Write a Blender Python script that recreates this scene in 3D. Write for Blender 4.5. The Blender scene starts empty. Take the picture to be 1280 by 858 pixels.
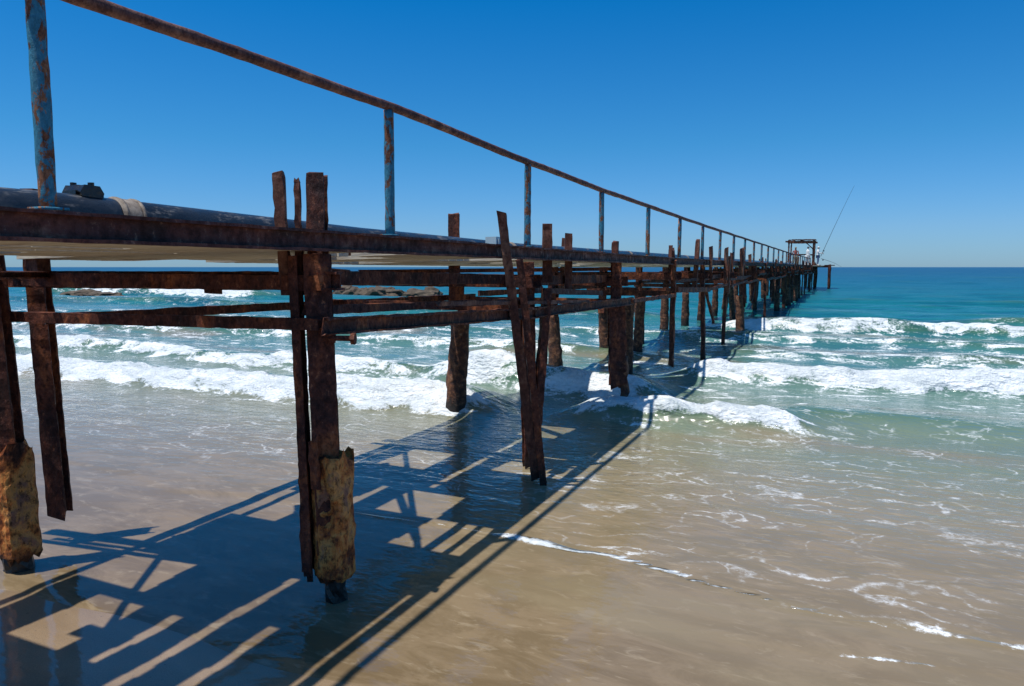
import bpy, bmesh, math, random
import numpy as np
from mathutils import Vector, Matrix, noise as mn
random.seed(7); rng=np.random.RandomState(5)
scene=bpy.context.scene
EYE=2.23
# ---------------------------------------------------------------- helpers
def link(o,parent=None):
    scene.collection.objects.link(o)
    if parent: o.parent=parent
    return o
def empty(name,loc=(0,0,0)):
    e=bpy.data.objects.new(name,None); e.location=loc; e.empty_display_size=.3
    return link(e)
def finish(bm,name,mat,parent=None,smooth=False):
    bmesh.ops.recalc_face_normals(bm,faces=bm.faces)
    me=bpy.data.meshes.new(name); bm.to_mesh(me); bm.free()
    if smooth:
        for p in me.polygons: p.use_smooth=True
    if isinstance(mat,(list,tuple)):
        for m in mat: me.materials.append(m)
    else: me.materials.append(mat)
    return link(bpy.data.objects.new(name,me),parent)
def rect(w,h): return [(-w/2,-h/2),(w/2,-h/2),(w/2,h/2),(-w/2,h/2)]
def hprof(w,h,tw=.02,tf=.022):
    a,b=w/2,h/2;c=tw/2
    return [(-a,-b),(a,-b),(a,-b+tf),(c,-b+tf),(c,b-tf),(a,b-tf),(a,b),(-a,b),(-a,b-tf),(-c,b-tf),(-c,-b+tf),(-a,-b+tf)]
def cprof(w,h,t=.014):
    a,b=w/2,h/2
    return [(-a,-b),(a,-b),(a,-b+t),(-a+t,-b+t),(-a+t,b-t),(a,b-t),(a,b),(-a,b)]
def circ(r,n=10,ir=0):
    return [(r*(1+random.uniform(-ir,ir))*math.cos(2*math.pi*i/n),r*(1+random.uniform(-ir,ir))*math.sin(2*math.pi*i/n)) for i in range(n)]
def prism(bm,p0,p1,prof,seg=.12,jit=.004,side=None,jag0=0,jag1=0,taper=1.0,nmax=60,bow=0):
    p0=Vector(p0);p1=Vector(p1);d=p1-p0;L=d.length;d.normalize()
    if side is None:
        s=d.cross(Vector((0,0,1))) if abs(d.z)<.9 else Vector((1,0,0))-d*d.x
        s.normalize()
    else:
        s=Vector(side);s=(s-d*s.dot(d)).normalized()
    t=s.cross(d).normalized()
    n=max(1,min(nmax,int(L/seg)))
    rings=[];j0=[random.uniform(0,jag0) for _ in prof];j1=[random.uniform(0,jag1) for _ in prof]
    for k in range(n+1):
        f=k/n;sc=1+(taper-1)*f;ring=[]
        for i,(a,b) in enumerate(prof):
            ax=f*L
            if k==0: ax+=j0[i]
            if k==n: ax-=j1[i]
            if L/n>0 and k==n-1 and jag1>0: ax=min(ax,L-j1[i]-.005)
            p=p0+d*ax+s*(a*sc)+t*(b*sc)+t*(bow*math.sin(math.pi*f))
            if jit: p+=Vector((random.gauss(0,jit),random.gauss(0,jit),random.gauss(0,jit)))
            ring.append(bm.verts.new(p))
        rings.append(ring)
    m=len(prof)
    for k in range(n):
        for i in range(m):
            try: bm.faces.new((rings[k][i],rings[k][(i+1)%m],rings[k+1][(i+1)%m],rings[k+1][i]))
            except: pass
    bm.faces.new(rings[0][::-1]);bm.faces.new(rings[-1])
def vnoise(x,y,seed=0):
    xi=np.floor(x).astype(np.int64);yi=np.floor(y).astype(np.int64);xf=x-xi;yf=y-yi
    def h(a,b):
        n=(a*374761393+b*668265263+seed*974711)&0xffffffff
        n=((n^(n>>13))*1274126177)&0xffffffff
        return ((n^(n>>16))&0xffff)/65535.
    u=xf*xf*(3-2*xf);v=yf*yf*(3-2*yf)
    return (h(xi,yi)*(1-u)+h(xi+1,yi)*u)*(1-v)+(h(xi,yi+1)*(1-u)+h(xi+1,yi+1)*u)*v
def fbm(x,y,o=4,seed=0):
    r=0;a=.5;t=0
    for i in range(o):
        r=r+a*vnoise(x*2**i+17.3*i,y*2**i+5.1*i,seed+i);t+=a;a*=.5
    return r/t
def sst(a,b,x):
    t=np.clip((x-a)/(b-a),0,1);return t*t*(3-2*t)
# ---------------------------------------------------------------- materials
def newmat(name):
    m=bpy.data.materials.new(name);m.use_nodes=True;nt=m.node_tree
    return m,nt,nt.nodes['Principled BSDF']
def N(nt,t,**k):
    n=nt.nodes.new(t)
    for a,b in k.items():
        if a in n.inputs: n.inputs[a].default_value=b
        else: setattr(n,a,b)
    return n
def noise(nt,vec,scale,detail=6,rough=.6,dist=0):
    n=N(nt,'ShaderNodeTexNoise');n.inputs['Scale'].default_value=scale;n.inputs['Detail'].default_value=detail
    n.inputs['Roughness'].default_value=rough;n.inputs['Distortion'].default_value=dist
    if vec is not None: nt.links.new(vec,n.inputs['Vector'])
    return n.outputs['Fac']
def ramp(nt,fac,stops,interp='LINEAR'):
    r=N(nt,'ShaderNodeValToRGB');r.color_ramp.interpolation=interp
    e=r.color_ramp.elements
    while len(e)>1:e.remove(e[-1])
    for i,(p,c) in enumerate(stops):
        q=e[0] if i==0 else e.new(p)
        q.position=p;q.color=(c[0],c[1],c[2],1) if not isinstance(c,(int,float)) else (c,c,c,1)
    nt.links.new(fac,r.inputs['Fac']);return r.outputs['Color']
def mix(nt,f,a,b,mode='MIX'):
    m=N(nt,'ShaderNodeMix');m.data_type='RGBA';m.blend_type=mode
    for s,v in ((m.inputs[0],f),(m.inputs[6],a),(m.inputs[7],b)):
        if hasattr(v,'links'): nt.links.new(v,s)
        elif isinstance(v,(int,float)): s.default_value=v
        else: s.default_value=(*v,1)
    return m.outputs[2]
def math_(nt,op,a,b=None,c=None,clamp=False):
    m=N(nt,'ShaderNodeMath');m.operation=op;m.use_clamp=clamp
    for i,v in enumerate((a,b,c)):
        if v is None: continue
        if hasattr(v,'links'): nt.links.new(v,m.inputs[i])
        else: m.inputs[i].default_value=v
    return m.outputs[0]
def mrange(nt,v,a,b,c=0,d=1,smooth=True):
    m=N(nt,'ShaderNodeMapRange');m.interpolation_type='SMOOTHSTEP' if smooth else 'LINEAR'
    nt.links.new(v,m.inputs[0])
    for i,x in enumerate((a,b,c,d)): m.inputs[i+1].default_value=x
    return m.outputs[0]
def bump(nt,bsdf,h,strength,dist,prev=None,sock='Normal'):
    b=N(nt,'ShaderNodeBump');b.inputs['Strength'].default_value=strength;b.inputs['Distance'].default_value=dist
    nt.links.new(h,b.inputs['Height'])
    if prev: nt.links.new(prev,b.inputs['Normal'])
    nt.links.new(b.outputs[0],bsdf.inputs[sock]);return b.outputs[0]
def pos(nt): return N(nt,'ShaderNodeNewGeometry').outputs['Position']
def vmul(nt,v,s):
    m=N(nt,'ShaderNodeVectorMath');m.operation='MULTIPLY';nt.links.new(v,m.inputs[0]);m.inputs[1].default_value=s;return m.outputs[0]

def rust(name,stops,paint=None,pthr=.55,scale=5,algae=True,bs=.6,dk=.6,streak=.5):
    m,nt,b=newmat(name);p=pos(nt)
    n1=noise(nt,vmul(nt,p,(1,1,streak)),scale,5,.66,.3);col=ramp(nt,n1,stops)
    n2=noise(nt,vmul(nt,p,(1,1,.7)),scale*6,5,.72)
    col=mix(nt,mrange(nt,n2,.46,.66,0,dk),col,(.018,.008,.007))
    col=mix(nt,mrange(nt,n2,.42,.30,0,.7),col,stops[-1][1])
    if paint:
        n3=noise(nt,vmul(nt,p,(1,1,.5)),scale*1.7,6,.7,.4)
        f=mrange(nt,n3,pthr,pthr+.03)
        col=mix(nt,f,col,mix(nt,mrange(nt,n2,.3,.7),paint,tuple(c*.6 for c in paint)))
    if algae:
        z=N(nt,'ShaderNodeSeparateXYZ');nt.links.new(p,z.inputs[0])
        zz=math_(nt,'ADD',z.outputs[2],math_(nt,'MULTIPLY',n1,.35))
        f=mrange(nt,zz,.24,.42,.85,0)
        col=mix(nt,f,col,(.012,.011,.009))
    nt.links.new(col,b.inputs['Base Color'])
    nt.links.new(mrange(nt,n2,.3,.7,.5,.9),b.inputs['Roughness'])
    b.inputs['Specular IOR Level'].default_value=.3
    h=math_(nt,'ADD',n1,math_(nt,'MULTIPLY',n2,.7));bump(nt,b,h,bs,.02)
    return m
R_DARK=rust('rusted_steel',[(.34,(.030,.011,.009)),(.46,(.078,.023,.015)),(.56,(.15,.042,.021)),(.64,(.30,.090,.030)),(.76,(.40,.16,.075))],bs=.9,dk=.75)
R_BEAM=rust('rusted_edge_beam',[(.32,(.038,.014,.012)),(.48,(.085,.026,.022)),(.6,(.145,.045,.032)),(.75,(.30,.15,.10))],scale=3.5,dk=.6,streak=2)
R_ORANGE=rust('flaking_rust',[(.36,(.06,.018,.009)),(.43,(.24,.062,.016)),(.49,(.55,.17,.035)),(.56,(.66,.30,.08)),(.66,(.28,.13,.08))],scale=5,bs=1.0,dk=.80,streak=.7)
R_RAIL=rust('rail_rust',[(.3,(.045,.018,.017)),(.5,(.11,.042,.035)),(.7,(.26,.13,.09))],paint=(.05,.15,.25),pthr=.66,scale=8)
R_POST=rust('painted_post',[(.3,(.06,.022,.015)),(.5,(.20,.075,.035)),(.7,(.40,.20,.10))],paint=(.045,.23,.34),pthr=.47,scale=9)
R_WOOD=rust('weathered_timber',[(.3,(.045,.016,.012)),(.5,(.11,.037,.023)),(.7,(.26,.125,.075))],scale=4)
DECK,nt,b=newmat('deck_boards');p=pos(nt)
n=noise(nt,vmul(nt,p,(.7,5,5)),5,5,.65);c=ramp(nt,n,[(.25,(.38,.31,.21)),(.5,(.64,.55,.40)),(.75,(.74,.67,.52))])
n2=noise(nt,p,1.5,5,.6);c=mix(nt,mrange(nt,n2,.60,.72,0,.8),c,(.22,.11,.06))
nt.links.new(c,b.inputs['Base Color']);b.inputs['Roughness'].default_value=.85;bump(nt,b,n,.5,.01)
CONC,nt,b=newmat('encrusted_pile');p=pos(nt)
n=noise(nt,p,12,6,.72);c=ramp(nt,n,[(.33,(.02,.010,.008)),(.47,(.09,.032,.018)),(.58,(.22,.085,.035)),(.7,(.36,.25,.16))])
z=N(nt,'ShaderNodeSeparateXYZ');nt.links.new(p,z.inputs[0])
c=mix(nt,mrange(nt,math_(nt,'ADD',z.outputs[2],math_(nt,'MULTIPLY',n,.3)),.3,.55,.9,0),c,(.012,.012,.010))
nt.links.new(c,b.inputs['Base Color']);b.inputs['Roughness'].default_value=.8;bump(nt,b,n,1,.04)
BLACK,nt,b=newmat('black_core');b.inputs['Base Color'].default_value=(.012,.011,.01,1);b.inputs['Roughness'].default_value=.35
bump(nt,b,noise(nt,pos(nt),25),.7,.01)
PIPE,nt,b=newmat('black_polyethylene');p=pos(nt)
n=noise(nt,p,3,6,.65);n2=noise(nt,vmul(nt,p,(1,.3,1)),14,5,.7)
c=ramp(nt,n,[(.3,(.010,.012,.015)),(.6,(.022,.027,.034)),(.8,(.10,.10,.10))]);c=mix(nt,mrange(nt,n2,.54,.66,0,.6),c,(.20,.19,.18))
nt.links.new(c,b.inputs['Base Color']);nt.links.new(mrange(nt,n2,.3,.7,.18,.5),b.inputs['Roughness']);bump(nt,b,n,.4,.04)
STRAP,nt,b=newmat('pipe_strap');n=noise(nt,pos(nt),18,6,.7)
nt.links.new(ramp(nt,n,[(.3,(.10,.07,.05)),(.6,(.3,.25,.2))]),b.inputs['Base Color']);b.inputs['Roughness'].default_value=.75
# sand
SAND,nt,b=newmat('wet_sand');p=pos(nt)
n=noise(nt,vmul(nt,p,(.35,1,1)),1.3,6,.6,.4);g=noise(nt,p,150,2,.6)
c=ramp(nt,n,[(.3,(.17,.112,.062)),(.5,(.25,.172,.098)),(.7,(.34,.245,.15))])
c=mix(nt,mrange(nt,g,.35,.65,0,.35),c,(.12,.08,.045))
g2=noise(nt,p,34,3,.7);c=mix(nt,mrange(nt,g2,.64,.72,0,.65),c,(.06,.04,.025))
nt.links.new(c,b.inputs['Base Color']);b.inputs['Roughness'].default_value=.55
b.inputs['Specular IOR Level'].default_value=.3
bump(nt,b,g,.25,.004)
b.inputs['Coat Weight'].default_value=1;b.inputs['Coat Roughness'].default_value=.06;b.inputs['Coat IOR'].default_value=1.40
wr=noise(nt,vmul(nt,p,(1,2.0,1)),2.6,3,.5)
bump(nt,b,wr,.3,.012,sock='Coat Normal')
# sea
SEA,nt,b=newmat('sea_water');p=pos(nt)
sx=N(nt,'ShaderNodeSeparateXYZ');nt.links.new(p,sx.inputs[0]);Y=sx.outputs[1];X=sx.outputs[0]
nbig=noise(nt,vmul(nt,p,(.25,1,0)),.35,4,.6)
def attr(nm):
    a=N(nt,'ShaderNodeAttribute');a.attribute_name=nm;return a.outputs['Fac']
foam=attr('foam');lace=attr('lace');hgt=attr('hgt')
Yd=math_(nt,'ADD',Y,math_(nt,'MULTIPLY',math_(nt,'SUBTRACT',nbig,.5),math_(nt,'MULTIPLY',Y,.6)))
lg=math_(nt,'LOGARITHM',math_(nt,'MAXIMUM',Yd,1.0),10)
f=mrange(nt,lg,.3,2.9,0,1,False)
def L(y): return (math.log10(y)-.3)/2.6
nf=noise(nt,vmul(nt,p,(.55,1.2,1)),2.4,7,.70,.7)
col=ramp(nt,f,[(L(3),(.155,.108,.058)),(L(4.6),(.195,.142,.080)),(L(7.2),(.235,.198,.122)),(L(9.5),(.185,.205,.130)),(L(12),(.135,.20,.145)),(L(16),(.09,.19,.16)),(L(22),(.055,.175,.165)),(L(32),(.016,.160,.155)),(L(60),(.004,.128,.148)),(L(130),(.001,.086,.135)),(L(400),(.0,.045,.105))])
col=mix(nt,math_(nt,'MULTIPLY',mrange(nt,nf,.40,.60),mrange(nt,Y,9,6,0,.40)),col,(.33,.245,.15))
rp=noise(nt,vmul(nt,p,(.8,2.2,1)),5,4,.65,.8)
col=mix(nt,math_(nt,'MULTIPLY',mrange(nt,rp,.55,.68,0,.30),mrange(nt,Y,11,7)),col,(.42,.34,.23))
sp=mrange(nt,noise(nt,vmul(nt,p,(.12,.5,0)),.8,4,.6),.50,.62)
sp=math_(nt,'MULTIPLY',sp,mrange(nt,Y,34,24,0,.8))
col=mix(nt,sp,col,(.24,.19,.11))
col=mix(nt,mrange(nt,hgt,.05,.25,0,.75),col,(.055,.13,.065))
mot=noise(nt,vmul(nt,p,(.5,1.6,0)),.5,6,.68)
col=mix(nt,math_(nt,'MULTIPLY',mrange(nt,mot,.45,.60,0,.6),mrange(nt,Y,14,30)),col,(.001,.06,.09))
nf2=noise(nt,p,17,4,.75)
nn=math_(nt,'ADD',math_(nt,'MULTIPLY',nf,.72),math_(nt,'MULTIPLY',nf2,.28))
ff=math_(nt,'ADD',foam,math_(nt,'MULTIPLY',math_(nt,'SUBTRACT',nn,.5),3.0))
ff=mrange(nt,ff,.48,.78)
tn=N(nt,'ShaderNodeTexNoise');tn.inputs['Scale'].default_value=1.3;tn.inputs['Detail'].default_value=4;nt.links.new(p,tn.inputs['Vector'])
wv=N(nt,'ShaderNodeVectorMath');wv.operation='ADD'
ws=vmul(nt,tn.outputs['Color'],(1.6,1.3,0));nt.links.new(ws,wv.inputs[0]);nt.links.new(vmul(nt,p,(.6,1.3,0)),wv.inputs[1])
vo=N(nt,'ShaderNodeTexVoronoi');vo.feature='DISTANCE_TO_EDGE';vo.inputs['Scale'].default_value=2.3;nt.links.new(wv.outputs[0],vo.inputs['Vector'])
ln=mrange(nt,vo.outputs['Distance'],.0,.075,1,0)
gate2=mrange(nt,nf,.44,.60)
ll=math_(nt,'MULTIPLY',math_(nt,'MULTIPLY',ln,lace),math_(nt,'MULTIPLY',gate2,mrange(nt,nf2,.35,.6)))
F=math_(nt,'MAXIMUM',ff,ll)
fc=mix(nt,mrange(nt,nn,.35,.65),(.46,.52,.54),(.84,.86,.86))  # foam white with bluish shadows painted into the colour by noise
col=mix(nt,F,col,fc)
nt.links.new(col,b.inputs['Base Color'])
rgh=math_(nt,'ADD',math_(nt,'MULTIPLY',F,.6),mrange(nt,Y,8,60,.04,.30))
nt.links.new(rgh,b.inputs['Roughness']);b.inputs['IOR'].default_value=1.42
w1=noise(nt,vmul(nt,p,(.6,1.3,1)),1.8,4,.62,.3);w2=noise(nt,vmul(nt,p,(.7,1.3,1)),9,3,.6)
calm=mrange(nt,Y,4.,10,.09,1)
h=math_(nt,'MULTIPLY',math_(nt,'ADD',w1,math_(nt,'MULTIPLY',w2,.25)),calm)
h=math_(nt,'ADD',h,math_(nt,'MULTIPLY',mrange(nt,foam,.45,1),math_(nt,'MULTIPLY',w2,1.3)))
bump(nt,b,h,.8,.10)
ROCK,nt,b=newmat('rock');n=noise(nt,pos(nt),2,6,.7)
nt.links.new(ramp(nt,n,[(.3,(.03,.022,.015)),(.6,(.11,.08,.05)),(.8,(.22,.17,.11))]),b.inputs['Base Color']);b.inputs['Roughness'].default_value=.85;bump(nt,b,n,.8,.1)
def plain(name,c,r=.8):
    m,nt,b=newmat(name);n=noise(nt,pos(nt),9,3,.6)
    nt.links.new(mix(nt,n,tuple(x*.7 for x in c),tuple(min(1,x*1.2) for x in c)),b.inputs['Base Color']);b.inputs['Roughness'].default_value=r;return m
# ---------------------------------------------------------------- sand
xs=np.concatenate([-np.geomspace(6000,14,40),np.arange(-13.5,8,.12),np.geomspace(8.1,6000,40)])
ys=np.concatenate([-np.geomspace(400,3,24),np.arange(-2.8,7,.1),np.geomspace(7.2,120,20)])
XX,YY=np.meshgrid(xs,ys)
Z=np.where(YY<1,(1-YY)*.035,0)+ .010*(fbm(XX*.5,YY*.9,4,3)-.5)*np.where(YY<8,1,0)
Z=np.where(YY>5.4,Z-(YY-5.4)*.03,Z); Z=np.minimum(Z,3.0)
for (cx,cy) in ((-3.02,3.7),(-5.5,3.12)):
    r2=(XX-cx)**2+(YY-cy)**2; Z=Z-.07*np.exp(-r2/.06)
def grid_obj(name,XX,YY,Z,mat,attrs={}):
    ny,nx=XX.shape
    co=np.stack([XX,YY,Z],-1).reshape(-1,3)
    i=np.arange(ny*nx).reshape(ny,nx)
    q=np.stack([i[:-1,:-1],i[:-1,1:],i[1:,1:],i[1:,:-1]],-1).reshape(-1,4)
    me=bpy.data.meshes.new(name);me.vertices.add(len(co));me.vertices.foreach_set('co',co.ravel().astype('f'))
    me.loops.add(q.size);me.loops.foreach_set('vertex_index',q.ravel().astype('i'))
    me.polygons.add(len(q));me.polygons.foreach_set('loop_start',np.arange(0,q.size,4,dtype='i'));me.polygons.foreach_set('loop_total',np.full(len(q),4,dtype='i'))
    me.update(calc_edges=True);me.polygons.foreach_set('use_smooth',np.ones(len(q),dtype=bool))
    for k,v in attrs.items():
        a=me.attributes.new(k,'FLOAT','POINT');a.data.foreach_set('value',v.ravel().astype('f'))
    me.materials.append(mat);return link(bpy.data.objects.new(name,me))
grid_obj('beach_sand',XX,YY,Z,SAND)
# ---------------------------------------------------------------- sea
xs=np.concatenate([-np.geomspace(9000,24.2,80),np.arange(-24,9,.1),np.geomspace(9.2,9000,60)])
ys=np.concatenate([np.arange(2.2,6,.03),np.arange(6,19,.06),np.arange(19,52,.17),np.geomspace(52.3,9000,150)])
XX,YY=np.meshgrid(xs,ys)
dist=np.hypot(XX,YY)
ya=2.75+.5*(fbm(XX*.4,XX*0,3,15)-.5)
yc_=4.30+.7*(fbm(XX*.45,XX*0,3,17)-.5)
y0=5.05+.75*(fbm(XX*.45,XX*0,2,11)-.5)+.22*(fbm(XX*2.0,XX*0+3,3,12)-.5)
Z=-.03+.040*sst(-.1,.25,YY-ya)+.003*sst(-.03,.1,YY-yc_)+.009*sst(-.03,.12,YY-y0)
foam=np.zeros_like(XX);lace=np.zeros_like(XX);H=np.zeros_like(XX)
wl=.022+.055*sst(.3,.7,fbm(XX*1.3,XX*0+7,3,36))
foam+=1.2*np.exp(-((YY-y0-.05)/wl)**2)*(.42+.65*sst(.25,.6,fbm(XX*1.4,YY*0,3,31)))*(.45+.55*sst(-3.2,-1.5,XX+0*YY))*sst(-6,-3.5,XX+0*YY)
foam+=.8*np.exp(-((YY-yc_-.03)/.025)**2)*(.1+1.0*sst(.35,.7,fbm(XX*.8,YY*0,3,34)))*sst(-4,-2,XX+0*YY)
# trailing bubbles behind the swash front
foam=np.maximum(foam,.30*sst(0,.05,YY-y0)*(1-sst(.15,.6,YY-y0))*sst(-3,-1,XX))
lace=np.maximum(lace,.7*sst(0,.1,YY-y0)*(1-sst(.3,1.3,YY-y0))*sst(-3,-1,XX))
swell=sst(7,14,YY)
H+=swell*.10*(fbm(XX*.12,YY*.45,3,21)-.5)+sst(10,20,YY)*.18*(fbm(XX*.35,YY*.9,3,22)-.5)*sst(400,60,dist)
far=sst(22,40,YY)*sst(900,200,dist)
H+=far*(.22*np.sin(YY*.75+3*fbm(XX*.04,YY*.05,2,9)*4)*fbm(XX*.06,YY*.08,2,33)+.25*(fbm(XX*.2,YY*.5,3,35)-.5))
H+=swell*.04*(fbm(XX*1.6,YY*2.6,3,23)-.5)*sst(60,20,dist)
def window(a,b,sa,sb): return sst(a-sa,a+sa,XX)*(1-sst(b-sb,b+sb,XX))
def breaker(yc,slope,wob,x0,x1,sa,sb,A,wf,wb,fo,trail,seed,ragged=1.0):
    c=yc+slope*(XX+3)+wob*(fbm(XX*.16,XX*0+seed,3,seed)-.5)*2
    W=window(x0,x1,sa,sb); am=A*W*(.6+.7*fbm(XX*.3,XX*0+seed,2,seed+5))
    s=YY-c
    sr=s+.28*(fbm(XX*1.1,XX*0+YY*.6,3,seed+3)-.5)*2*wf/.35
    pr=np.where(s<0,np.exp(-(s/wf)**2),np.exp(-(s/wb)**2))
    F=fo*W*np.where(sr<0,np.exp(-(sr/(wf*1.4))**4),np.exp(-(sr/.20)**2))
    F=F*(1-.6*ragged*sst(.45,.65,fbm(XX*.6,YY*.4,3,seed+8)))
    T=trail*W*np.where(s<-wf,np.exp(-((s+wf)/.8)**2),np.exp(-((s)/1.9)**2))
    return am*pr,F,T,s
for a in [
  (10.2,.05,.3,-3.6,-.4,.6,.7,.30,.30,.9,1.25,.46,41,.3),
  (10.9,.05,.3,-.9,5,.8,2,.17,.5,1.1,.25,.30,42,1),
  (9.6,.01,.45,-40,-5.0,8,.6,.30,.48,1.1,1.3,.48,43,.25),
  (11.9,-.02,.4,-7,-2.8,.8,.6,.34,.34,1.1,1.05,.50,52,.7),
  (12.5,.0,.6,-45,-5.4,5,1,.26,.34,1.1,1.1,.50,44,.6),
  (14.2,.08,.30,-2.9,14,.6,4,.38,.38,1.1,1.25,.50,45,.25),
  (17.3,.0,.8,-60,-4.5,8,2,.25,.4,1.5,.7,.50,46,.9),
  (18.4,.05,.7,-3,25,1.5,6,.2,.4,1.5,.65,.58,47,.8),
  (26.0,.03,.8,-4,14,1.2,5,.55,.5,1.8,1.1,.48,48,.6),
  (22.0,.0,1.2,-40,25,8,8,.25,.5,1.8,.5,.50,49,1.2),
  (31.5,.02,1.4,4,60,2,10,.45,.5,2,.55,.3,50,1.3),
  (30.5,.0,1.4,-70,-8,8,3,.4,.5,2,.4,.34,51,1.5),
  (40,.0,1.8,-64,-38,4,3,.8,.9,2.2,1.1,.3,53,.6),
  ]:
    h,F,T,s=breaker(*a)
    H+=h;foam=np.maximum(foam,F);foam=np.maximum(foam,T);lace=np.maximum(lace,T*1.6)
lace=np.maximum(lace,.62*sst(5.4,6.6,YY)*(1-sst(24,34,YY)))
foam=np.maximum(foam,.42*sst(10.5,12.5,YY)*(1-sst(22,30,YY)))
rel=sst(.6,1,foam)*sst(8,9,YY)
H+=rel*.20*(fbm(XX*3.2,YY*4.5,4,61)-.4)
Z=Z+H
sea=grid_obj('sea',XX,YY,Z,SEA,{'foam':foam,'lace':lace,'hgt':H})
# ---------------------------------------------------------------- rocks
def rocks(name,cx,cy,w,n,hh):
    bm=bmesh.new()
    for i in range(n):
        t=bmesh.ops.create_icosphere(bm,subdivisions=3,radius=1)['verts']
        ox=cx+random.uniform(-w/2,w/2);oy=cy+random.uniform(-1,1);r=random.uniform(.5,1)
        sx_,sy_,sz_=r*random.uniform(.9,1.7),r,hh*random.uniform(.5,1.1)
        for v in t:
            d=1+.5*(mn.noise(v.co*1.5+Vector((i*3,0,0))))+.2*mn.noise(v.co*4+Vector((i,2,0)))
            v.co=Vector((ox+v.co.x*sx_*d,oy+v.co.y*sy_*d,.02+v.co.z*sz_*d))
    return finish(bm,name,ROCK)
rocks('rock_outcrop',-53.5,38,5,9,.45);rocks('rock_outcrop.001',-33,47,9,14,.7)
# ---------------------------------------------------------------- pier
pier=empty('fishing_pier')
XN=-3.05;XB=-5.45;Y_END=81.
def interp(y,t): return float(np.interp(y,[a for a,_ in t],[b for _,b in t]))
def deckz(y): return EYE+interp(y,[(-5,.245),(3,.235),(8,.20),(14,.175),(80,.15)])
def railz(y): return EYE+interp(y,[(-5,1.17),(4.47,1.15),(7,1.08),(9.4,1.03),(17,.95),(45,.78),(80,.72)])
def newbm(): return bmesh.new()
bm=newbm();y=-6.
while y<Y_END:
    y2=min(y+3.35,Y_END)
    prism(bm,(XN+.03,y,deckz(y)-.065),(XN+.03,y2,deckz(y2)-.065),cprof(.06,.13,.016) ,seg=.1 if y<15 else .5,jit=.0015 if y<15 else .006)
    y=y2
finish(bm,'edge_channel',R_BEAM,pier)
bm=newbm();y=-6.
while y<Y_END:
    y2=min(y+3.35,Y_END)
    prism(bm,(XB-.06,y+.003,deckz(y)-.06),(XB-.06,y2-.003,deckz(y2)-.06),hprof(.07,.08,.012,.012),seg=.4,jit=.002)
    y=y2
finish(bm,'back_edge_beam',R_DARK,pier)
holes=[(-5.40,-4.75,2.75,3.25,.1,-.1),(-5.05,-4.25,2.0,2.6,.1,.1),(-3.98,-3.90,1.2,3.3,0,0),(-3.62,-3.55,.8,2.7,0,0),(-4.4,-4.33,.6,1.9,0,0),
       (-4.7,-3.65,4.75,5.4,.12,-.1),(-3.75,-3.06,4.1,4.75,.1,0),(-5.4,-4.9,4.1,4.9,.0,-.1),(-5.3,-4.6,.2,1.1,.1,.1),(-4.0,-3.2,-.6,.3,.1,.1),
       (-5.2,-4.5,6.1,6.8,.1,-.1),(-3.9,-3.1,6.4,7.1,.1,0),(-4.5,-3.8,8.0,8.7,-.1,.1),(-4.2,-4.13,5.6,8.0,0,0)]
yq=9.6
while yq<74:
    w_=random.uniform(.3,1.1);x0=random.uniform(-5.4,-3.9);holes.append((x0,x0+random.uniform(.5,1.3),yq,yq+w_,random.uniform(-.15,.15),random.uniform(-.15,.15)));yq+=random.uniform(.7,1.7)
def dz(x,y):
    f=(XN-x)/(XN-XB);return deckz(y)-.108-.055*f
bm=newbm();y=-5.5
while y<Y_END:
    w=random.uniform(.11,.15) if y<12 else .25
    yc=y+w/2
    cuts=sorted([(h_[0]+h_[4]*(yc-h_[2])+random.uniform(-.012,.012),h_[1]+h_[5]*(yc-h_[2])+random.uniform(-.012,.012)) for h_ in holes if h_[2]<yc<h_[3]])
    x=XB+.01+random.uniform(0,.03);end=XN-.035
    for a_,b_ in cuts:
        if a_-x>.12: prism(bm,(a_,yc,dz(a_,yc)),(x,yc,dz(x,yc)),rect(w-.002,.034),seg=.8,jit=.0008)
        x=max(x,b_)
    if end-x>.12: prism(bm,(end,yc,dz(end,yc)),(x,yc,dz(x,yc)),rect(w-.002,.034),seg=.8,jit=.0008)
    y+=w
finish(bm,'deck_planks',DECK,pier)
bm=newbm()
for q in np.arange(-1,76,1.7):
    yq=q+random.uniform(-.6,.6);zt=deckz(yq)-.066
    prism(bm,(XN-random.uniform(.1,.6),yq,zt),(XB+random.uniform(.1,.9),yq+random.uniform(-1.9,1.9),zt-.03),rect(random.uniform(.05,.14),.03),seg=.4,jit=.002)
finish(bm,'loose_boards',R_WOOD,pier)
# handrail
bm=newbm()
yy=[-5.54+2.5*i for i in range(31)]
def tube(bm,P,r,n=10,ir=.06):
    rings=[]
    for i,q in enumerate(P):
        q=Vector(q);d=(Vector(P[min(i+1,len(P)-1)])-Vector(P[max(i-1,0)])).normalized()
        s=d.cross(Vector((0,0,1)));s=s.normalized() if s.length>.1 else Vector((1,0,0));t=s.cross(d)
        rr=r*(1+random.uniform(-ir,ir))
        rings.append([bm.verts.new(q+(s*math.cos(2*math.pi*k/n)+t*math.sin(2*math.pi*k/n))*rr*(1+random.uniform(-ir,ir)*.6)) for k in range(n)])
    for i in range(len(rings)-1):
        for k in range(n): bm.faces.new((rings[i][k],rings[i][(k+1)%n],rings[i+1][(k+1)%n],rings[i+1][k]))
    bm.faces.new(rings[0][::-1]);bm.faces.new(rings[-1])
tube(bm,[(XN+.0,q,railz(q)+.012*mn.noise(Vector((q*.7,0,0)))) for q in np.concatenate([np.arange(-5.6,14,.09),np.arange(14,70,.5)])],.032,10,.05)
finish(bm,'handrail',R_RAIL,pier,True)
bm=newbm()
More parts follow.
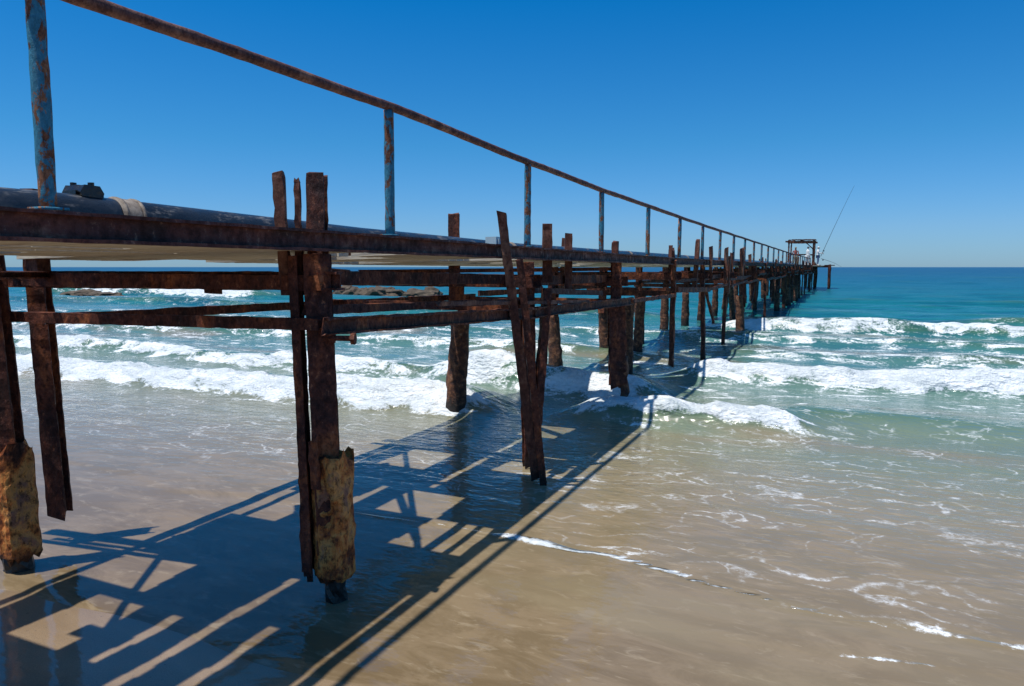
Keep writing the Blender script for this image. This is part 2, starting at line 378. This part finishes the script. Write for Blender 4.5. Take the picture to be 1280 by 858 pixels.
for q in yy:
    if q>70: break
    lean=random.uniform(-.012,.012)
    n_=14 if q<12 else 4
    tube(bm,[(XN-.004,q+lean*(k/n_),deckz(q)+.002+(railz(q)-.03-deckz(q))*k/n_) for k in range(n_+1)],.036,10,.05)
    prism(bm,(XN-.004,q,deckz(q)+.001),(XN-.004,q,deckz(q)+.012),rect(.11,.11),jit=.001)
finish(bm,'rail_posts',R_POST,pier,True)

# ---- bents
bents=[3.7+3.35*i for i in range(-2,24)]
pd=newbm();po=newbm();pc=newbm();pk=newbm();pw=newbm()
def casing(bm,x,y,z0,z1,r,lean=(0,0),bite=None):
    n=30;m=int((z1-z0)/.03);rings=[]
    jt=[.13*mn.noise(Vector((i*.5,x,y)))+random.uniform(-.02,.02) for i in range(n)]
    jb=[random.uniform(-.04,.04) for _ in range(n)]
    for k in range(m+1):
        f=k/m;ring=[]
        for i in range(n):
            a=2*math.pi*i/n
            zz=z0+(z1-z0)*f+(jt[i] if k==m else jt[i]*.5*max(0,f*3-2))+(jb[i] if k==0 else 0)
            ca,sa=math.cos(a),math.sin(a);sq=(abs(ca)**4+abs(sa)**4)**(-.25)*.93
            rr=r*sq*(1+.10*mn.noise(Vector((ca*2,sa*2,zz*4+x)))+.10*mn.noise(Vector((ca*5,sa*5,zz*11)))+.05*mn.noise(Vector((ca*12,sa*12,zz*30))))
            if k==0: rr*=.82
            if bite:
                ba,bz,bw,bh=bite;da=(a-ba+math.pi)%(2*math.pi)-math.pi
                rr-=r*.5*math.exp(-(da/bw)**2-((zz-bz)/bh)**2)*(1+.9*mn.noise(Vector((a*6,zz*20,0))))
            ring.append(bm.verts.new((x+lean[0]*(1-f)+rr*ca,y+lean[1]*(1-f)+rr*sa,zz)))
        rings.append(ring)
    for k in range(m):
        for i in range(n): bm.faces.new((rings[k][i],rings[k][(i+1)%n],rings[k+1][(i+1)%n],rings[k+1][i]))
    bm.faces.new(rings[0][::-1]);bm.faces.new(rings[-1])
yb=3.7
J=.002
prism(pd,(XN-.05,yb,2.31),(XN+.0,yb+.0,.35),hprof(.165,.17,.02,.02),seg=.06,jit=J,side=(.8,.6,0))
prism(pd,(XN-.155,yb-.09,2.30),(XN-.10,yb-.09,.16),cprof(.055,.12,.014),seg=.06,jit=J,side=(.9,.42,0),jag1=.08)
prism(pd,(XN-.15,yb-.07,1.2),(XN-.085,yb-.15,.22),rect(.06,.03),seg=.05,jit=.004,side=(.9,.42,0),jag0=.1,jag1=.1)
casing(po,XN+.03,yb,.17,1.00,.122,(.0,.0),bite=(-1.3,.66,.5,.13))
prism(pk,(XN+.03,yb,.25),(XN+.03,yb,-.25),circ(.07,12,.1),seg=.05,jit=.004)
prism(pd,(XN-.02,yb-.13,1.16),(XN+.0,yb-.13,.80),rect(.07,.02),seg=.05,jit=.004,jag0=.06,jag1=.06)
prism(pw,(XN-.22,yb-.10,2.05),(XN-.24,yb-.12,2.85),rect(.065,.05),seg=.06,jit=.003,jag1=.05,side=(.9,.42,0))
prism(pw,(XN-.15,yb-.05,2.05),(XN-.15,yb-.05,2.82),rect(.045,.04),seg=.05,jit=.004,jag1=.07,taper=.7,side=(.9,.42,0))
prism(pd,(XN-.06,yb+.02,2.05),(XN-.05,yb+.02,2.83),cprof(.11,.11,.02),seg=.06,jit=.002,jag1=.02,side=(.9,.42,0))
for dzz in (1.78,):
    prism(pd,(XN+.05,yb-.06,dzz),(XN+.22,yb+.02,dzz-.005),circ(.017,8),jit=.001)
    prism(pd,(XN+.075,yb-.05,dzz),(XN+.105,yb-.035,dzz),circ(.038,6),jit=.001)
    prism(pd,(XN+.2,yb+.01,dzz-.005),(XN+.225,yb+.02,dzz-.005),circ(.04,6),jit=.001)
def crossbeams(y,yb2=None,near=.12,back=.35,zc=2.14,h=.12,low=1.86,lowh=.075,dense=True):
    yb2=y if yb2 is None else yb2
    sg=.08 if dense else .5
    prism(pd,(XN+near,y+.02,zc),(XB-back,yb2+.02,zc+.0),hprof(.10,h,.016,.016),seg=sg,jit=.0018,jag0=.01)
    prism(pd,(XN+near-.05,y-.07,zc-.01),(XB-back+.2,yb2-.07,zc+.005),cprof(.035,h*.8,.01),seg=sg,jit=.0025,jag0=.04)
    if low: prism(pd,(XN+.05,y-.115,low),(XB-back,yb2-.115,low+.0),cprof(.05,lowh,.014),seg=sg,jit=.0015)
crossbeams(3.7,3.2,back=1.0,low=1.87)
prism(pd,(XB-.09,3.08,2.33),(XB-.03,3.12,.3),hprof(.18,.16,.02,.02),seg=.07,jit=J,side=(.8,.6,0))
casing(po,XB-.03,3.12,.10,.92,.128,(.02,0),bite=(-2.4,.75,.4,.1))
prism(pk,(XB-.02,3.12,.2),(XB-.02,3.12,-.25),circ(.1,12,.1),seg=.05,jit=.005)
prism(pd,(-5.74,3.56,2.3),(-5.68,3.58,.20),hprof(.13,.15,.02,.02),seg=.07,jit=.003,side=(.8,.6,0),jag1=.08)
prism(pw,(-5.3,3.3,2.2),(-5.3,3.3,2.80),rect(.13,.10),seg=.06,jit=.003,jag1=.02)
yb=7.1
crossbeams(7.05,7.05,back=.25,zc=2.08,h=.14,low=1.80,lowh=.09)
prism(pd,(XN-.10,yb+.05,2.28),(XN-.05,yb+.05,.02),hprof(.14,.15,.02,.02),seg=.07,jit=.003,side=(.8,.6,0),jag1=.1)
prism(pd,(XN+.10,yb+.15,2.0),(XN+.03,yb-.02,.08),cprof(.08,.14,.02),seg=.07,jit=.004,side=(.8,.6,0),jag1=.12)
prism(pw,(-2.965,6.14,2.77),(-2.80,6.62,.02),rect(.085,.05),seg=.07,jit=.003,side=(.9,.42,0),jag1=.16,jag0=.05)
prism(pd,(-2.90,6.42,2.30),(-2.72,6.64,-.06),cprof(.07,.09,.016),seg=.07,jit=.003,side=(.9,.42,0),jag1=.12)
prism(pw,(XN-.1,7.75,2.05),(XN-.1,7.75,2.73),rect(.11,.09),seg=.07,jit=.003,jag1=.02,side=(.9,.42,0))
prism(pw,(XN-.12,8.5,1.9),(XN-.12,8.5,2.66),rect(.09,.06),seg=.07,jit=.003,jag1=.03,side=(.9,.42,0))
prism(pd,(-5.28,9.35,3.02),(-5.28,9.35,1.6),hprof(.16,.14,.02,.02),seg=.08,jit=.003,side=(.9,.42,0),jag0=.03)
def rough_pile(bm,p0,p1,r0,r1,n=16):
    p0=Vector(p0);p1=Vector(p1);m=max(6,int((p1-p0).length/.06));rings=[]
    for k in range(m+1):
        f=k/m;c=p0.lerp(p1,f);r=r0+(r1-r0)*f
        rings.append([bm.verts.new(c+Vector((math.cos(a),math.sin(a),0))*r*(1+.22*mn.noise(Vector((math.cos(a)*1.6,math.sin(a)*1.6,c.z*3+p0.x)))+.16*mn.noise(Vector((math.cos(a)*5,math.sin(a)*5,c.z*9+p0.y))))+Vector((0,0,random.uniform(-.05,.05) if k in(0,m) else 0))) for a in [2*math.pi*i/n for i in range(n)]])
    for k in range(m):
        for i in range(n): bm.faces.new((rings[k][i],rings[k][(i+1)%n],rings[k+1][(i+1)%n],rings[k+1][i]))
    bm.faces.new(rings[0][::-1]);bm.faces.new(rings[-1])
rough_pile(pc,(-5.2,9.4,1.45),(-5.30,9.3,-.4),.145,.155)
prism(pd,(-5.2,9.4,2.1),(-5.2,9.4,1.4),circ(.05,8,.1),jit=.005)
crossbeams(10.35,10.2,back=.2,zc=2.02,h=.14,low=1.72,lowh=.09)
prism(pd,(XN-.06,10.35,2.3),(XN-.05,10.35,1.7),hprof(.14,.14,.02,.02),seg=.08,jit=.004,side=(.9,.42,0))
prism(pd,(XN-.05,10.35,1.78),(XN-.0,10.35,.40),hprof(.24,.2,.03,.03),seg=.08,jit=.008,side=(.9,.42,0),jag1=.14,jag0=.05)
prism(pc,(XN+.09,10.35,.9),(XN+.11,10.35,-.2),rect(.11,.10),seg=.08,jit=.012,taper=.8)
prism(pw,(XN-.12,10.5,1.9),(XN-.12,10.5,2.62),rect(.09,.07),seg=.1,jit=.004,jag1=.03)
def longbeam(bm,x,ya,za,yb_,zb,w=.05,h=.09,j=.003,pr=None): prism(bm,(x,ya,za),(x,yb_,zb),pr or rect(w,h),seg=.12 if ya<15 else .5,jit=j,jag0=.04,jag1=.04)
longbeam(pd,XN+.10,3.55,1.86,7.3,1.74,pr=cprof(.05,.11,.014))
longbeam(pd,XN-.08,3.6,1.95,7.2,1.87,w=.05,h=.06)
longbeam(pw,XN+.11,4.9,1.94,8.6,1.80,w=.05,h=.035)
longbeam(pd,XN+.12,6.9,1.76,10.6,1.72,pr=cprof(.05,.11,.014))
longbeam(pw,XN-.05,7.0,1.99,9.6,1.87,w=.07,h=.06)
longbeam(pd,XB,3.4,1.84,10.3,1.76,w=.06,h=.08)
longbeam(pd,XB+.2,3.7,2.12,10.3,2.03,w=.06,h=.1)
longbeam(pd,XN-.3,3.75,2.16,7.0,2.10,w=.07,h=.10)
longbeam(pd,XN-.2,7.15,2.08,10.3,2.06,w=.06,h=.11)
for (ya_,yb__) in ((-2.9,.3),(.4,3.6),(3.8,7.0),(10.4,7.2),(10.4,13.7)):
    prism(pd,(XN-.1,ya_,2.20),(XB+.05,yb__,2.17),cprof(.05,.05,.01),seg=.4,jit=.001)
prism(pd,(XN-1.3,4.0,2.03),(XN-1.3,4.0,2.10),rect(.08,.1),jit=.003)
for y in [b_ for b_ in bents if b_<3]:
    crossbeams(y,dense=False,back=.3)
    for xx in (XN,XB): prism(pd,(xx,y,2.3),(xx,y,-.1+max(0,(1-y)*.035)),hprof(.2,.2,.02,.025),seg=.2,jit=.005)
for i,y in enumerate([b_ for b_ in bents if b_>13]):
    dn=y<30
    crossbeams(y,y+random.uniform(-.1,.1),near=random.uniform(.05,.35),back=random.uniform(.0,.5),zc=2.05+random.uniform(-.05,.04),h=.15,low=1.72+random.uniform(-.05,.05),lowh=.10,dense=dn)
    k=random.random()
    if i in (0,1) or k<.3:
        prism(pd,(XN+random.uniform(-.05,.1),y,2.35),(XN+random.uniform(-.05,.1),y,-.5 if i else .3),rect(.09,.09),seg=.2,jit=.008,jag1=.1)
    else:
        prism(pd,(XN,y,2.3),(XN+random.uniform(-.08,.08),y,random.choice([.9,.4,-.5])),hprof(.17,.17,.03,.03),seg=.2,jit=.01,jag1=.2)
        if random.random()<.6: rough_pile(pc,(XN,y,random.uniform(.9,1.4)),(XN+random.uniform(-.1,.1),y,-.5),.13,.15,12)
    prism(pd,(XB,y,2.3),(XB,y+random.uniform(-.1,.1),1.1),hprof(.16,.16,.03,.03),seg=.3,jit=.01)
    rough_pile(pc,(XB,y,1.25),(XB+random.uniform(-.15,.15),y,-.5),.13,.145,12)
    if random.random()<.5:
        xm=random.uniform(XB+.5,XN-.5);rough_pile(pc,(xm,y,1.6),(xm+random.uniform(-.2,.2),y,-.5),.11,.13,12)
    for _ in range(random.choice([1,2,2,3])):
        yy_=y+random.uniform(-.8,.9);xx_=random.choice([XN-.12,XN+.10,XN+.09,XB+.1]);top=random.uniform(.12,.5)
        prism(pw,(xx_,yy_,random.uniform(1.5,2.0)),(xx_+random.uniform(-.04,.04),yy_+random.uniform(-.08,.08),deckz(y)+top),rect(random.uniform(.06,.13),random.uniform(.05,.1)),seg=.2,jit=.005,jag1=.08)
    if random.random()<.45: prism(pd,(XN+.06,y,1.75),(XN+.06,y+random.choice([-1,1])*random.uniform(.9,1.6),random.uniform(.5,1.1)),rect(.06,.05),seg=.2,jit=.006,jag1=.1)
    for zz in (1.74,1.95):
        if random.random()<.85: longbeam(pd,XN+random.choice([.1,.12,-.08]),y-3.4+random.uniform(0,.4),zz+random.uniform(-.06,.06),y+random.uniform(-.2,.5),zz+random.uniform(-.06,.06),w=.05,h=random.choice([.06,.1]),j=.006)
    if random.random()<.8: longbeam(pd,XB,y-3.3,1.8,y,1.76,w=.06,h=.09)
finish(pd,'steel_piles_and_bracing',R_DARK,pier)
finish(po,'corroded_casings',R_ORANGE,pier)
finish(pc,'encrusted_piles',CONC,pier,True)
finish(pk,'pile_cores',BLACK,pier)
finish(pw,'timber_stubs',R_WOOD,pier)
bm=newbm();prism(bm,(XN-.2,6.5,deckz(6.5)-.01),(XN-.2,6.74,deckz(6.5)-.01),rect(.12,.20),jit=.001)
prism(bm,(XN-.13,6.53,deckz(6.5)+.02),(XN-.13,6.71,deckz(6.5)+.02),rect(.012,.10),jit=.0005)
finish(bm,'junction_box',plain('pale_blue_paint',(.35,.48,.55)))
# ---- pipeline
pipe=empty('pipeline')
XP=-4.5
def pz(y): return EYE+interp(y,[(-5,.33),(3,.325),(6,.26),(10,.22),(80,.2)])
bm=newbm();tube(bm,[(XP+.03*math.sin(q*.4),q,pz(q)) for q in np.concatenate([np.arange(-6,20,.25),np.arange(20,76,1.)])],.135,28,.0)
finish(bm,'pipe',PIPE,pipe,True)
bm=newbm()
for q in np.arange(-4.5,76,3.35):
    prism(bm,(XP-.2,q,deckz(q)-.07),(XP+.2,q,deckz(q)-.07),rect(.12,.09),jit=.002)
    if q<6: prism(bm,(XP-.15,q,deckz(q)-.005),(XP+.15,q,deckz(q)-.005),rect(.10,.04),jit=.002)
finish(bm,'pipe_supports',R_WOOD,pipe)
bm=newbm()
def band(y,w,r):
    q=XP+.03*math.sin(y*.4);prism(bm,(q,y-w/2,pz(y)),(q,y+w/2,pz(y)-.002),circ(r,28),seg=.03,jit=.001)
band(3.36,.16,.142)
for q in (3.30,3.43): band(q,.02,.150)
for q in (9.6,15.8,22,28.2,34.4): band(q,.1,.145)
finish(bm,'pipe_strap',STRAP,pipe,True)
bm=newbm();yy_=3.12;zt=pz(3)+.13
q=XP
prism(bm,(q-.09,yy_,zt+.02),(q+.09,yy_,zt+.02),[(-.07,-.03),(.07,-.03),(.08,.0),(.05,.045),(-.05,.045),(-.08,0)],seg=.03,jit=.002)
prism(bm,(q-.05,yy_-.03,zt+.06),(q-.05,yy_-.03,zt+.085),circ(.02,8),jit=.001)
prism(bm,(q+.05,yy_+.02,zt+.06),(q+.05,yy_+.02,zt+.085),circ(.02,8),jit=.001)
prism(bm,(q-.06,yy_-.085,zt-.02),(q+.06,yy_-.085,zt-.02),rect(.02,.09),jit=.002)
prism(bm,(q-.06,yy_+.085,zt-.02),(q+.06,yy_+.085,zt-.02),rect(.02,.09),jit=.002)
finish(bm,'pipe_clamp',BLACK,pipe)
# ---- shelter at the pier head
sh=empty('fishing_shelter');bm=newbm();zd=deckz(76)
for xx in (-3.1,-5.3):
    for q in (75.,78.): prism(bm,(xx,q,zd),(xx+random.uniform(-.05,.05),q,zd+2.2),rect(.13,.13),jit=.01)
for q in (74.9,78.1): prism(bm,(-2.85,q,zd+2.25),(-5.6,q,zd+2.27),rect(.12,.16),jit=.01)
for xx in (-3.1,-4.2,-5.3): prism(bm,(xx,74.6,zd+2.38),(xx,78.5,zd+2.40),rect(.1,.1),jit=.01)
prism(bm,(-3.1,75,zd+1.0),(-5.3,75,zd+1.05),rect(.08,.12),jit=.01)
prism(bm,(-3.1,75,zd+1.0),(-3.1,78,zd+1.05),rect(.08,.12),jit=.01)
prism(bm,(-3.15,75.06,zd+1.6),(-3.8,75.06,zd+2.2),rect(.06,.08),jit=.01)
finish(bm,'frame',R_WOOD,sh)
bm=newbm()
for q in np.arange(74.7,77.2,.34): prism(bm,(-2.9,q,zd+2.46),(-5.0+random.uniform(-.5,.4),q,zd+2.47),rect(.28,.03),jit=.008)
finish(bm,'roof_boards',R_WOOD,sh)
bm=newbm()
for q in (79.,80.5,82.): prism(bm,(-1.6,q,zd-.1),(-6.3,q,zd-.1),hprof(.12,.18),seg=.5,jit=.01)
for xx in (-1.7,-3,-4.6,-6.2):
    prism(bm,(xx,82,zd+.1),(xx,82,-.6),rect(.22,.22),seg=.4,jit=.02);prism(bm,(xx,79,zd+.05),(xx,79,-.6),rect(.2,.2),seg=.4,jit=.02)
    prism(bm,(xx,79,zd+.02),(xx,82.1,zd+.02),rect(.9,.06),seg=.5,jit=.01)
finish(bm,'pier_head_platform',R_DARK,pier)
# ---- anglers
SKIN=plain('skin',(.38,.21,.14),.6)
def person(name,loc,face,shirt,trous,hat,arms):
    e=empty(name,loc);e.rotation_euler=(0,0,face)
    def skin(nm,V,E,Rr,mat):
        me=bpy.data.meshes.new(nm);me.from_pydata(V,E,[]);o=link(bpy.data.objects.new(nm,me),e)
        m=o.modifiers.new('s','SKIN');o.modifiers.new('ss','SUBSURF').levels=1
        o.modifiers['ss'].render_levels=1
        for i,r in enumerate(Rr): me.skin_vertices[0].data[i].radius=(r,r)
        me.skin_vertices[0].data[0].use_root=True
        me.materials.append(mat);return o
    V=[(0,0,.92),(0,0,1.08),(0,0,1.28),(0,.0,1.42),(0,.01,1.52),(0,.02,1.60),(0,.02,1.70),
       (-.10,0,.86),(-.12,.02,.48),(-.13,-.02,.08),(-.13,.13,.04),
       (.10,0,.86),(.13,.04,.48),(.15,-.02,.08),(.15,.13,.04)]
    E=[(0,1),(1,2),(2,3),(3,4),(4,5),(5,6),(0,7),(7,8),(8,9),(9,10),(0,11),(11,12),(12,13),(13,14)]
    Rr=[.15,.14,.17,.13,.055,.085,.08,.10,.07,.045,.04,.10,.07,.045,.04]
    o=skin('body',V,E,Rr,shirt)
    for sgn,(el,ha) in zip((-1,1),arms):
        skin('arm',[(sgn*.15,0,1.40),(sgn*.21,0,1.36),el,ha],[(0,1),(1,2),(2,3)],[.07,.062,.045,.03],shirt)
        hv=Vector(ha);d=(hv-Vector(el)).normalized();sd=Vector((0,0,1)).cross(d).normalized()
        VV=[tuple(hv),tuple(hv+d*.08)];EE=[(0,1)];RR=[.028,.036]
        for f_ in range(4):
            b0=hv+d*.09+sd*(f_-1.5)*.021;VV+=[tuple(b0+d*.04),tuple(b0+d*(.06+.008*(f_%3))+Vector((0,0,-.03)))];k=len(VV);EE+=[(1,k-2),(k-2,k-1)];RR+=[.010,.008]
        VV+=[tuple(hv+d*.04+sd*.045)];EE+=[(0,len(VV)-1)];RR+=[.011]
        skin('hand',VV,EE,RR,SKIN)
    skin('legs',[(0,0,.93),(-.1,0,.86),(-.12,.02,.48),(-.13,-.02,.12),(.1,0,.86),(.13,.04,.48),(.15,-.02,.12)],[(0,1),(1,2),(2,3),(0,4),(4,5),(5,6)],[.165,.115,.085,.07,.115,.085,.07],trous)
    bm=newbm();t=bmesh.ops.create_uvsphere(bm,u_segments=20,v_segments=14,radius=1)['verts']
    for v in t:
        c=v.co.copy();x,y_,z=c*1.0
        nose=.18*math.exp(-((x/.22)**2+((z+.05)/.25)**2)) if y_>.5 else 0
        v.co=Vector((x*.078,.02+(y_+nose)*.095,1.65+z*.115-(.01 if y_>0 and z<-.5 else 0)))
    for sx_ in(-1,1):
        t=bmesh.ops.create_uvsphere(bm,u_segments=8,v_segments=6,radius=.022)['verts']
        for v in t:v.co=Vector((v.co.x*.5+sx_*.08,v.co.y+.015,v.co.z*1.4+1.645))
    finish(bm,'head',SKIN,e,True)
    bm=newbm();t=bmesh.ops.create_uvsphere(bm,u_segments=20,v_segments=12,radius=1)['verts']
    for v in t:
        x,y_,z=v.co;z=max(z,-.12);br=.07 if (z<=.0 and y_>.3) else 0
        v.co=Vector((x*.088,.015+y_*(.103+br),1.69+z*.088))
    finish(bm,'cap',hat,e,True);return e
white=plain('white_cotton',(.78,.77,.74));dark=plain('dark_cloth',(.05,.05,.07));blue=plain('denim',(.06,.10,.2));red=plain('dull_red_cloth',(.3,.07,.05));kh=plain('khaki_cloth',(.3,.24,.15))
zdk=deckz(76)-.012
hold=[((-.24,.16,1.16),(-.08,.36,1.18)),((.25,.14,1.14),(.06,.38,1.10))]
rest=[((-.26,.0,1.12),(-.25,.08,.86)),((.26,.02,1.12),(.22,.10,.86))]
bm=newbm()
for q in np.arange(72.5,82.3,.25): prism(bm,(-2.2,q,zdk-.035),(-5.9,q,zdk-.035),rect(.23,.05),seg=2,jit=.003)
finish(bm,'pier_head_planks',DECK,pier)
person('angler',(-2.62,74.2,zdk),-math.pi/2,white,blue,white,hold)
person('angler.001',(-3.5,73.8,zdk),-math.pi/3,white,white,dark,rest)
person('angler.002',(-4.6,74.2,zdk),math.pi,red,kh,kh,rest)
def rod(name,a,b_,r=.022):
    bm=newbm();a=Vector(a);b_=Vector(b_);P=[]
    for k in range(15):
        f=k/14;q=a.lerp(b_,f);q.z-=.25*f*f*f;P.append(q)
    rings=[]
    d=(b_-a).normalized();s=d.cross(Vector((0,1,0))).normalized();t=s.cross(d)
    for k,q in enumerate(P):
        rr=r*(1-.6*k/14);rings.append([bm.verts.new(q+(s*math.cos(i*math.pi/3)+t*math.sin(i*math.pi/3))*rr) for i in range(6)])
    for k in range(14):
        for i in range(6): bm.faces.new((rings[k][i],rings[k][(i+1)%6],rings[k+1][(i+1)%6],rings[k+1][i]))
    c=a.lerp(b_,.09)
    prism(bm,c+Vector((-.02,-.05,-.09)),c+Vector((.02,.05,-.09)),circ(.06,10),jit=0)
    return finish(bm,name,plain(name+'_blank',(.05,.05,.05),.4))
rod('fishing_rod',(-2.38,74.15,zdk+.85),(.2,74.8,zdk+7.6))
rod('fishing_rod.001',(-2.5,79.4,zdk+.7),(-.6,80,zdk+.1),.02)
bm=newbm();prism(bm,(-3.3,73.0,zdk+.2),(-3.9,73.0,zdk+.2),rect(.4,.36),jit=.01);prism(bm,(-3.28,73.0,zdk+.40),(-3.92,73.0,zdk+.40),rect(.44,.05),jit=.004)
finish(bm,'cool_box',white)
# ---------------------------------------------------------------- light, sky, camera
sun_from=Vector((-.20,-.22,1)).normalized()
sd=bpy.data.lights.new('sun','SUN');sd.energy=4.8;sd.angle=math.radians(.7);sd.color=(1,.955,.88)
so=link(bpy.data.objects.new('sun',sd));so.rotation_euler=(-sun_from).to_track_quat('-Z','Y').to_euler()
w=bpy.data.worlds.new('World');scene.world=w;w.use_nodes=True;nt=w.node_tree
bg=nt.nodes['Background'];sk=nt.nodes.new('ShaderNodeTexSky');sk.sky_type='NISHITA';sk.sun_disc=False
sk.sun_elevation=math.asin(sun_from.z);sk.sun_rotation=math.atan2(sun_from.x,sun_from.y)
sk.air_density=1.0;sk.dust_density=.2;sk.ozone_density=1.5
tc=nt.nodes.new('ShaderNodeTexCoord');sz=nt.nodes.new('ShaderNodeSeparateXYZ');nt.links.new(tc.outputs['Generated'],sz.inputs[0])
tint=ramp(nt,sz.outputs[2],[(0,(.38,.67,1.20)),(.05,(.37,.69,1.20)),(.16,(.19,.70,1.14)),(.34,(.015,.66,1.22)),(.6,(.1,.85,1.4)),(1,(.4,.9,1.3))])
sky=mix(nt,1.0,sk.outputs[0],tint,'MULTIPLY')
nt.links.new(sky,bg.inputs['Color']);bg.inputs['Strength'].default_value=.10
w.cycles.sampling_method='MANUAL';w.cycles.sample_map_resolution=512
cd=bpy.data.cameras.new('camera');cd.lens=25.31;cd.sensor_width=36;cd.clip_end=30000;cd.clip_start=.05
co=link(bpy.data.objects.new('camera',cd));co.location=(0,0,EYE);co.rotation_euler=(math.radians(90-6.03),0,math.radians(24.9))
scene.camera=co
scene.view_settings.view_transform='Standard';scene.view_settings.look='None';scene.view_settings.exposure=0
